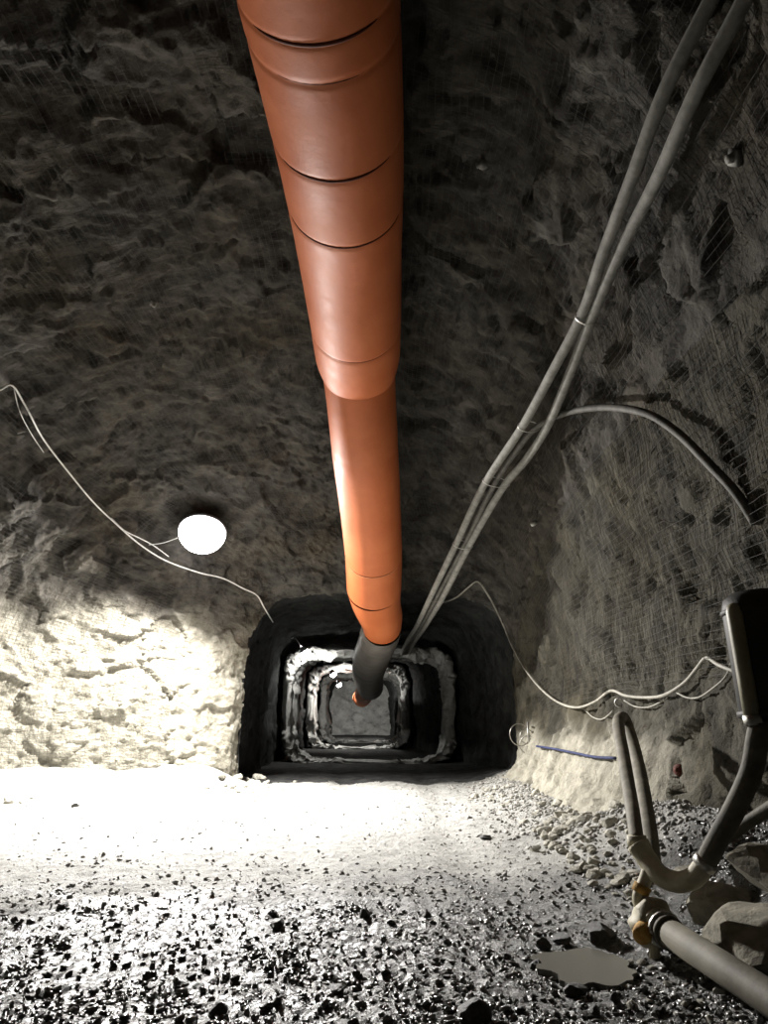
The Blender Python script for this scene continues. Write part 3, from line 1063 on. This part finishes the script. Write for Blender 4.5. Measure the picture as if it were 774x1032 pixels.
# small bolt ends; the first one's glint is painted white
for px, py, r, lab, m in ((540, 527, 0.035, 'small bolt head with a painted white glint on the right wall beside the cables', 'white_wire'),
                          (488, 165, 0.07, 'dusty square roof bolt plate between duct and cables', 'cable'),
                          (744, 158, 0.08, 'dim square roof bolt plate right of the cables near the edge', 'cable'),
                          (154, 304, 0.06, 'small pale roof bolt plate at upper left', 'cable')):
    l, nn, dd = hit(px, py)
    nn = nn if nn.dot(ray(px, py)) < 0 else -nn
    rb = empty('rock_bolt', l)
    tag(rb, lab, 'rock bolt', 'rock bolts holding the roof mesh')
    if r > 0.05:
        lathe('plate', [(0.001, 0.05), (r, 0.045), (r, 0.02), (r * 0.8, -0.05)], l, nn, m, rb, 4)
    lathe('nut', [(0.001, 0.09), (r * (0.45 if r > 0.05 else 0.9), 0.085), (r * (0.5 if r > 0.05 else 1.0), 0.03), (r * 0.5, -0.03)], l, nn, m, rb, 6)
# rusty plate low on the right wall
l, nn, dd = hit(685, 776)
nn = nn if nn.dot(ray(685, 776)) < 0 else -nn
rb = empty('rock_bolt', l)
tag(rb, 'round dark red rusty bolt plate low on the right wall beside the hoses', 'rock bolt', 'rock bolts holding the roof mesh')
lathe('plate', [(0.001, 0.04), (0.035, 0.04), (0.06, 0.025), (0.06, -0.05)], l, nn, 'red_paint', rb, 14)
lathe('nut', [(0.001, 0.08), (0.022, 0.078), (0.025, 0.03), (0.025, -0.03)], l, nn, 'red_paint', rb, 6)

# ------------------------------------------------------------------ dark tank at the right edge
tc_ = at_x(772, 660, 2.42)
trt = empty('hanging_tank', (tc_.x, tc_.y, tc_.z - 0.42))
tag(trt, 'dark cylindrical tank with its lit edge painted pale mounted high on the right wall', 'tank')
axT = Vector((-0.04, 0.05, 1)).normalized()
base = tc_ - axT * 0.40
tshell = lathe('shell', [(0.05, 0.0), (0.19, 0.0), (0.215, 0.03), (0.215, 0.70), (0.20, 0.76), (0.15, 0.80), (0.001, 0.82)], base, axT, 'black_metal', trt, 40, (1, 0, 0))
lathe('lower_rim', [(0.216, 0.02), (0.228, 0.025), (0.228, 0.06), (0.216, 0.065)], base, axT, 'black_metal', tshell, 40, (1, 0, 0))
lathe('upper_rim', [(0.216, 0.66), (0.226, 0.665), (0.226, 0.69), (0.216, 0.695)], base, axT, 'black_metal', tshell, 40, (1, 0, 0))
sx = Vector((-0.20, -0.10, 0))
sp_ = [base + sx + axT * h for h in (0.0, 0.25, 0.5, 0.66, 0.69, 0.71, 0.72)]
edge_tube = tube('lit_edge', sp_, [0.05, 0.05, 0.05, 0.05, 0.043, 0.028, 0.005], 'lit_edge_tan', trt, 14)  # added tan tube standing for the lamplit left edge of the tank
tube('lit_edge_nut', [base + sx + axT * -0.03, base + sx + axT * 0.03], 0.06, 'steel', edge_tube, 6)
lathe('outlet', [(0.06, 0.02), (0.06, -0.08), (0.07, -0.09), (0.07, -0.13), (0.001, -0.13)], base + Vector((-0.08, 0, 0)), axT, 'black_metal', trt, 20, (1, 0, 0))
for hz in (0.2, 0.6):
    tube('wall_bracket', [base + axT * hz + Vector((0.15, 0, 0)), base + axT * hz + Vector((1.0, 0.25, 0))], 0.03, 'black_metal', trt, 8)

# ------------------------------------------------------------------ hoses, valve and pipe in the right corner
tk = base + Vector((-0.08, 0, -0.13))
g1 = hit_ground(690, 905)
hose_px = [(766, 735, 4.85), (758, 775, 4.9), (742, 812, 5.0), (724, 845, 5.15), (712, 868, 5.25)]
hs = [tk] + [at_y(a, b, y) for a, b, y in hose_px]
hr = empty('supply_hose', (hs[-1].x, hs[-1].y, hs[-1].z))
tag(hr, 'thick dusty hose hanging from the dark tank to a pale elbow', 'hose')
tube('hose_body', catmull(hs, 40), 0.066, 'hose_dark', hr, 14)
el = [at_y(712, 868, 5.25), at_y(700, 884, 5.3), at_y(683, 889, 5.4), at_y(665, 882, 5.5), at_y(652, 866, 5.6), at_y(643, 851, 5.65)]
tube('pale_elbow', catmull(el, 30), np.interp(np.linspace(0, 1, 30), [0, 0.1, 0.5, 0.9, 1], [0.055, 0.064, 0.066, 0.07, 0.078]), 'fitting', hr, 14)
tube('clamp', [el[0] + (el[0] - el[1]) * 0.1, el[0] + (el[1] - el[0]) * 0.3], 0.075, 'steel', hr, 14)

lh = [at_y(642, 850, 5.68), at_y(638, 820, 6.0), at_y(633, 790, 6.6), at_y(628, 760, 7.2), at_y(624, 738, 7.7), at_y(624, 725, 8.1), at_y(629, 724, 8.3), at_y(635, 740, 8.15), at_y(643, 770, 7.7), at_y(650, 810, 7.0), at_y(655, 845, 6.5), at_y(657, 870, 6.2)]
lo_ = empty('looped_hose', tuple(lh[0]))
tag(lo_, 'dusty hose folded into a tall upright loop against the right wall', 'hose')
tube('hose_body', catmull(lh, 80), np.interp(np.linspace(0, 1, 80), [0, .45, .55, 1], [0.05, 0.06, 0.06, 0.068]), 'hose', lo_, 14)
tube('end_collar', [lh[0] + Vector((0, 0, 0.05)), lh[0] + Vector((0, 0, -0.02))], 0.066, 'fitting', lo_, 12)

vg = hit_ground(648, 948)
vp = at_y(650, 933, 5.45)
vr = empty('pipe_valve', (vp.x, vp.y, vp.z - 0.1))
tag(vr, 'rusty yellow and white valve joining the hose and the floor pipe', 'valve')
pa = at_y(668, 936, 5.35)
pb = at_y(800, 1022, 4.1)
pax = (pb - pa).normalized()
vb = lathe('body', [(0.001, -0.25), (0.07, -0.245), (0.11, -0.21), (0.135, -0.17), (0.145, -0.13), (0.145, -0.09), (0.12, -0.05), (0.09, -0.02), (0.08, 0.03), (0.001, 0.03)], pa, pax, 'fitting', vr, 36)
bv = np.array([v.co[:] for v in vb.data.vertices])
bd = np.stack([fbm(bv * 14 + 9 * a, 3, 80 + a) for a in range(3)], 1) * 0.06          # crusted with dried slurry
for v, d in zip(vb.data.vertices, bd):
    v.co += Vector(d)
vfl = lathe('flange', [(0.07, -0.045), (0.115, -0.045), (0.115, -0.02), (0.07, -0.02)], pa, pax, 'fitting', vr, 18)
lathe('flange', [(0.07, 0.015), (0.11, 0.015), (0.11, 0.04), (0.07, 0.04)], pa, pax, 'steel', vr, 18)
lathe('rusty_cap', [(0.001, 0.10), (0.05, 0.10), (0.062, 0.07), (0.062, -0.02), (0.001, -0.02)], pa - pax * 0.12 + Vector((-0.08, -0.08, -0.02)), Vector((-0.6, -0.8, -0.2)), 'rust', vr, 14)
st0 = pa - pax * 0.12
tube('riser', catmull([st0, at_y(644, 908, 5.55), at_y(650, 888, 5.56), at_y(655, 874, 5.56)], 18), 0.045, 'fitting', vr, 12)
tube('riser_nut', [at_y(645, 900, 5.55), at_y(648, 892, 5.55)], 0.06, 'rust', vr, 8)
tube('drip_leg', [st0 + Vector((0, 0, -0.05)), st0 + Vector((-0.03, -0.06, -0.20))], 0.035, 'fitting', vr, 10)
for a in range(4):
    q = ring_pts(pa - pax * 0.03, pax, 0.098, 9)[a * 2]
    lathe('bolt', [(0.001, -0.045), (0.013, -0.045), (0.013, 0.09), (0.001, 0.09)], q, pax, 'steel', vfl, 6)
prt = empty('floor_pipe', tuple(pa))
tag(prt, 'thick pale water pipe leading from the valve to the bottom right corner', 'pipe')
tube('pipe_body', [pa + pax * 0.04, pa + pax * 0.8, pb, pb + pax * 1.2], 0.085, 'pipe', prt, 24)
tube('collar', [pa + pax * 0.04, pa + pax * 0.1], 0.098, 'pipe', prt, 24)
# dark thin hose behind, running to the right edge
dh = [at_y(703, 878, 5.9), at_y(722, 852, 5.9), at_y(745, 835, 5.8), at_y(775, 815, 5.6), at_y(800, 800, 5.4)]
tag(tube('thin_hose', catmull(dh, 24), 0.045, 'hose_dark'), 'dark thin hose behind the thick one running off the right edge', 'hose')

# ------------------------------------------------------------------ loose rock
import bmesh


def rock_mesh(name, seed, sub, material, squash=(1, 0.8, 0.65)):
    bm = bmesh.new()
    bmesh.ops.create_icosphere(bm, subdivisions=sub, radius=1.0)
    P = np.array([v.co[:] for v in bm.verts])
    rs = np.random.default_rng(seed)
    # cut by random planes for broken faces
    for _ in range(13):
        n = rs.normal(size=3)
        n /= np.linalg.norm(n)
        d = rs.uniform(0.5, 0.82)
        e = P @ n - d
        P -= np.where(e > 0, e, 0)[:, None] * n[None, :]
    P *= 1 + 0.10 * fbm(P * 2 + seed * 3.1, 3, seed)[:, None]
    P *= np.array(squash) * rs.uniform(0.85, 1.15, 3)
    for v, p in zip(bm.verts, P):
        v.co = p
    me = bpy.data.meshes.new(name)
    bm.to_mesh(me)
    bm.free()
    me.materials.append(M[material])
    return me


dark_rocks = [rock_mesh('dark_rock', 100 + k, 3, 'dark_stone') for k in range(6)]
pale_rocks = [rock_mesh('pale_rock', 200 + k, 2, 'pale_stone') for k in range(7)]
big_rocks = [rock_mesh('boulder', 300 + k, 4, 'boulder', (1, 1.0, 0.42)) for k in range(4)]


def put_rock(me, p, size, label, group, sink=0.35, name='rock', cat='rock', rz=None):
    o = bpy.data.objects.new(name, me)
    COL.objects.link(o)
    h = max(v.co.z for v in list(me.vertices)[::3]) * size
    o.location = (p.x, p.y, p.z + h * (1 - sink) - h * 0.25)
    o.scale = (size, size, size)
    o.rotation_euler = (random.uniform(-.25, .25), random.uniform(-.25, .25), random.uniform(0, 6.28) if rz is None else rz)
    return tag(o, label, cat, group)


def pxsize(p, wpx):
    d = p.y * CT + (p.z - EYE) * ST
    return wpx / FPX * d / 2


# single dark stones that stand out: (px, py, width in px, label)
named = [
    (607, 946, 36, 'large dark angular rock left of the rusty valve'),
    (567, 950, 22, 'dark flat stone at the top edge of the puddle'),
    (547, 956, 18, 'dark pointed stone at the upper left of the puddle'),
    (539, 976, 20, 'dark rounded stone at the left edge of the puddle'),
    (580, 1000, 26, 'dark round stone just below the puddle'),
    (220, 1022, 26, 'big dark stone at the bottom edge left of centre'),
    (275, 922, 14, 'dark squarish stone alone on the pale floor left of centre'),
    (279, 936, 20, 'long flat dark stone just below the squarish one'),
    (367, 924, 15, 'dark peaked stone near the middle of the floor'),
    (451, 950, 14, 'dark stone in gravel right of the middle ruts'),
    (489, 846, 14, 'small dark stone far out near the right pillar foot'),
    (476, 1030, 44, 'broad dark rock cut by the bottom edge near the middle'),
    (237, 989, 14, 'dark stone above the big one at the bottom left of centre'),
    (62, 915, 16, 'dark stone at the edge of the glare at far left'),
    (168, 792, 12, 'lone small dark stone on the glaring floor below the pale wall'),
    (76, 813, 10, 'smallest dark stone on the glaring floor towards the left edge'),
    (340, 1000, 22, 'dark lump on the wet gravel at bottom centre'),
    (695, 905, 40, 'dark rounded boulder behind the pale hose elbow'),
]
for k, (a, b, wpx, lab) in enumerate(named):
    p = hit_ground(a, b)
    put_rock(dark_rocks[k % 6] if b != 905 else big_rocks[1], p, pxsize(p, wpx) * 1.05, lab, None, 0.3)
spots = [(209, 980, 10), (194, 985, 12), (269, 980, 10), (317, 970, 12), (39, 962, 14), (297, 936, 10), (511, 966, 12), (488, 966, 10),
         (430, 925, 11), (395, 930, 12), (150, 995, 12), (95, 1000, 14), (120, 940, 9), (30, 1005, 12), (360, 985, 12), (410, 1000, 13),
         (545, 1010, 14), (620, 1010, 15), (650, 1000, 14), (665, 1020, 15), (600, 1022, 16), (525, 1018, 12), (450, 985, 10), (280, 1010, 13),
         (70, 985, 10), (170, 960, 9), (15, 930, 10), (250, 955, 8), (380, 955, 10), (330, 940, 9), (420, 960, 9), (640, 985, 14), (700, 1015, 13)]
for k, (a, b, wpx) in enumerate(spots):
    p = hit_ground(a, b)
    put_rock(dark_rocks[k % 6], p, pxsize(p, wpx), 'small dark wet stone lying on the foreground gravel', 'dark stones on the foreground gravel', 0.3)
# pale rubble at the foot of the right pillar
for k in range(110):
    t = random.random()
    a = 545 + 105 * t + random.gauss(0, 10)
    b = 822 + 75 * t + random.gauss(0, 13)
    if b > 915 or b < 800:
        continue
    p = hit_ground(a, b)
    put_rock(pale_rocks[k % 7], p, pxsize(p, random.choice((8, 9, 10, 12, 14, 17, 21))), 'pale broken stone in the rubble at the foot of the right pillar', 'rubble at the right pillar foot', 0.25)
for k in range(34):
    a, b = random.gauss(250, 22), random.gauss(792, 5)
    p = hit_ground(a, b)
    put_rock(pale_rocks[k % 7], p, pxsize(p, random.choice((6, 8, 10, 13))), 'pale stone in the low heap at the left corner of the tunnel mouth', 'rubble at the left tunnel corner', 0.3)
for k in range(16):
    a, b = random.uniform(-5, 40), random.gauss(790, 10)
    p = hit_ground(a, b)
    put_rock(pale_rocks[k % 7], p, pxsize(p, random.choice((8, 10, 13, 16))), 'pale stone in the heap at the left edge below the wall', 'rubble at the left edge', 0.3)
for k in range(26):
    a, b = random.gauss(500, 16), random.gauss(800, 5)
    p = hit_ground(a, b)
    put_rock(pale_rocks[k % 7], p, pxsize(p, random.choice((5, 7, 9, 12))), 'pale stone strewn at the right corner of the tunnel mouth', 'rubble at the right tunnel corner', 0.3)
for k in range(28):
    a, b = random.uniform(600, 774), random.uniform(960, 1040)
    if b < 945 + (a - 665) * 0.62 and a > 660:
        a -= 90
    p = hit_ground(a, b)
    put_rock(pale_rocks[k % 7], p, pxsize(p, random.choice((8, 10, 13, 16))), 'grey broken stone in the muck below the floor pipe', 'stones below the floor pipe', 0.3)
for k in range(44):
    a, b = random.gauss(602, 22), random.gauss(868, 14)
    p = hit_ground(a, b)
    put_rock(pale_rocks[k % 7], p, pxsize(p, random.choice((10, 12, 14, 17, 20))), 'pale broken stone in the rubble at the foot of the right pillar', 'rubble at the right pillar foot', 0.15)
# boulders banked in the right corner
for k, (a, b, y, s, lab) in enumerate(((765, 945, 4.95, 0.5, 'large smooth boulder behind the floor pipe at the right edge'),
                                       (740, 912, 5.8, 0.42, 'grey boulder tucked under the hose by the right wall'),
                                       (785, 885, 5.8, 0.5, 'upper boulder at the right edge above the pipe'))):
    p = at_y(a, b, y)
    o = put_rock(big_rocks[k], p, s, lab, None, 0.0)
    o.location = (p.x + 0.15, p.y + 0.1, p.z - 0.10)
    o.rotation_euler = (0.25, -0.3, 0.9 * k)

# puddle
ang = np.linspace(0, 2 * math.pi, 60, endpoint=False)
rad = 1 + 0.6 * fbm(np.stack((np.cos(ang) * 1.5, np.sin(ang) * 1.5, np.zeros(60)), 1), 3, 44)
pz = -0.012
pv = [(PUD[0] + 0.29 * r * math.cos(a), PUD[1] + 0.34 * r * math.sin(a), pz) for a, r in zip(ang, rad)]
pv2 = [(x, y, pz - 0.05) for x, y, _ in pv]
pf = [tuple(range(60))] + [(i, 60 + i, 60 + (i + 1) % 60, (i + 1) % 60) for i in range(60)]
o = link('puddle', poly_mesh('puddle', pv + pv2, pf), 'water', smooth=False)
tag(o, 'shallow muddy puddle among dark stones left of the valve', 'puddle')

# ------------------------------------------------------------------ gravel (uncountable)
phi = (1 + 5 ** .5) / 2
ICO = np.array([(-1, phi, 0), (1, phi, 0), (-1, -phi, 0), (1, -phi, 0), (0, -1, phi), (0, 1, phi), (0, -1, -phi), (0, 1, -phi), (phi, 0, -1), (phi, 0, 1), (-phi, 0, -1), (-phi, 0, 1)])
ICO /= np.linalg.norm(ICO[0])
IF = np.array([(0, 11, 5), (0, 5, 1), (0, 1, 7), (0, 7, 10), (0, 10, 11), (1, 5, 9), (5, 11, 4), (11, 10, 2), (10, 7, 6), (7, 1, 8), (3, 9, 4), (3, 4, 2), (3, 2, 6), (3, 6, 8), (3, 8, 9), (4, 9, 5), (2, 4, 11), (6, 2, 10), (8, 6, 7), (9, 8, 1)])


def gravel(name, n, sampler, smin, smax, label):
    x, y = sampler(n)
    rw = np.interp(y, YK, RK) - 0.05
    lw = np.interp(y, YK, LK) + 0.1
    ok = (x < rw) & (x > lw) & ~((((x - PUD[0]) / 0.2) ** 2 + ((y - PUD[1]) / 0.24) ** 2) < 1)
    x, y = x[ok], y[ok]
    n = len(x)
    s = smin * (smax / smin) ** (RNG.random(n) ** 2.2)
    z = ground(x, y) + s * 0.15
    A = RNG.normal(size=(n, 3, 3))
    q, _ = np.linalg.qr(A)
    B = ICO[None] * (0.5 + 1.0 * RNG.random((n, 12, 1)))
    B = np.einsum('nij,nkj->nki', q, B * np.array((1.15, 0.8, 0.5)))
    B[:, :, 2] *= 0.75
    V = B * s[:, None, None] + np.stack((x, y, z), 1)[:, None, :]
    F = (IF[None] + (np.arange(n) * 12)[:, None, None]).reshape(-1, 3)
    me = mesh_np(name, V.reshape(-1, 3), F, 3)
    a = me.attributes.new('wet', 'FLOAT', 'POINT')
    a.data.foreach_set('value', np.repeat(wet_and_shade(x, y), 12).astype(np.float32))
    return tag(link(name, me, 'gravel', smooth=False), label, 'gravel', None, 'stuff')


def near_s(n):
    y = 1 / RNG.uniform(1 / 9.0, 1 / 3.4, n)
    x = RNG.uniform(-0.56, 0.56, n) * y
    P = np.stack((x, y, np.zeros(n)), 1)
    k = RNG.random(n) < (0.3 + 0.7 * sstep(-0.05, 0.35, fbm(P * 1.6, 3, 23))) * (1 - 0.8 * sstep(6.0, 9.0, y))
    return x[k], y[k]


def far_s(n):
    y = RNG.uniform(7, 17, n)
    x = RNG.uniform(-7, 3.1, n)
    k = RNG.random(n) < (0.25 + 0.75 * sstep(-1.0, 2.6, x))
    return x[k], y[k]


def edge_s(n):
    y = RNG.uniform(4, 17, n)
    x = np.interp(y, YK, RK) - 0.65 * sstep(7.0, 9.5, y) * (1 - sstep(15.3, 17.0, y)) - np.abs(RNG.normal(0, 0.38, n))
    return x, y


gravel('gravel', 60000, near_s, 0.004, 0.030, 'dark wet broken gravel covering the foreground floor')
gravel('gravel', 9000, far_s, 0.006, 0.032, 'scattered pale grit over the packed floor towards the tunnel')
gravel('gravel', 6000, edge_s, 0.008, 0.05, 'broken stone chips banked along the right wall')
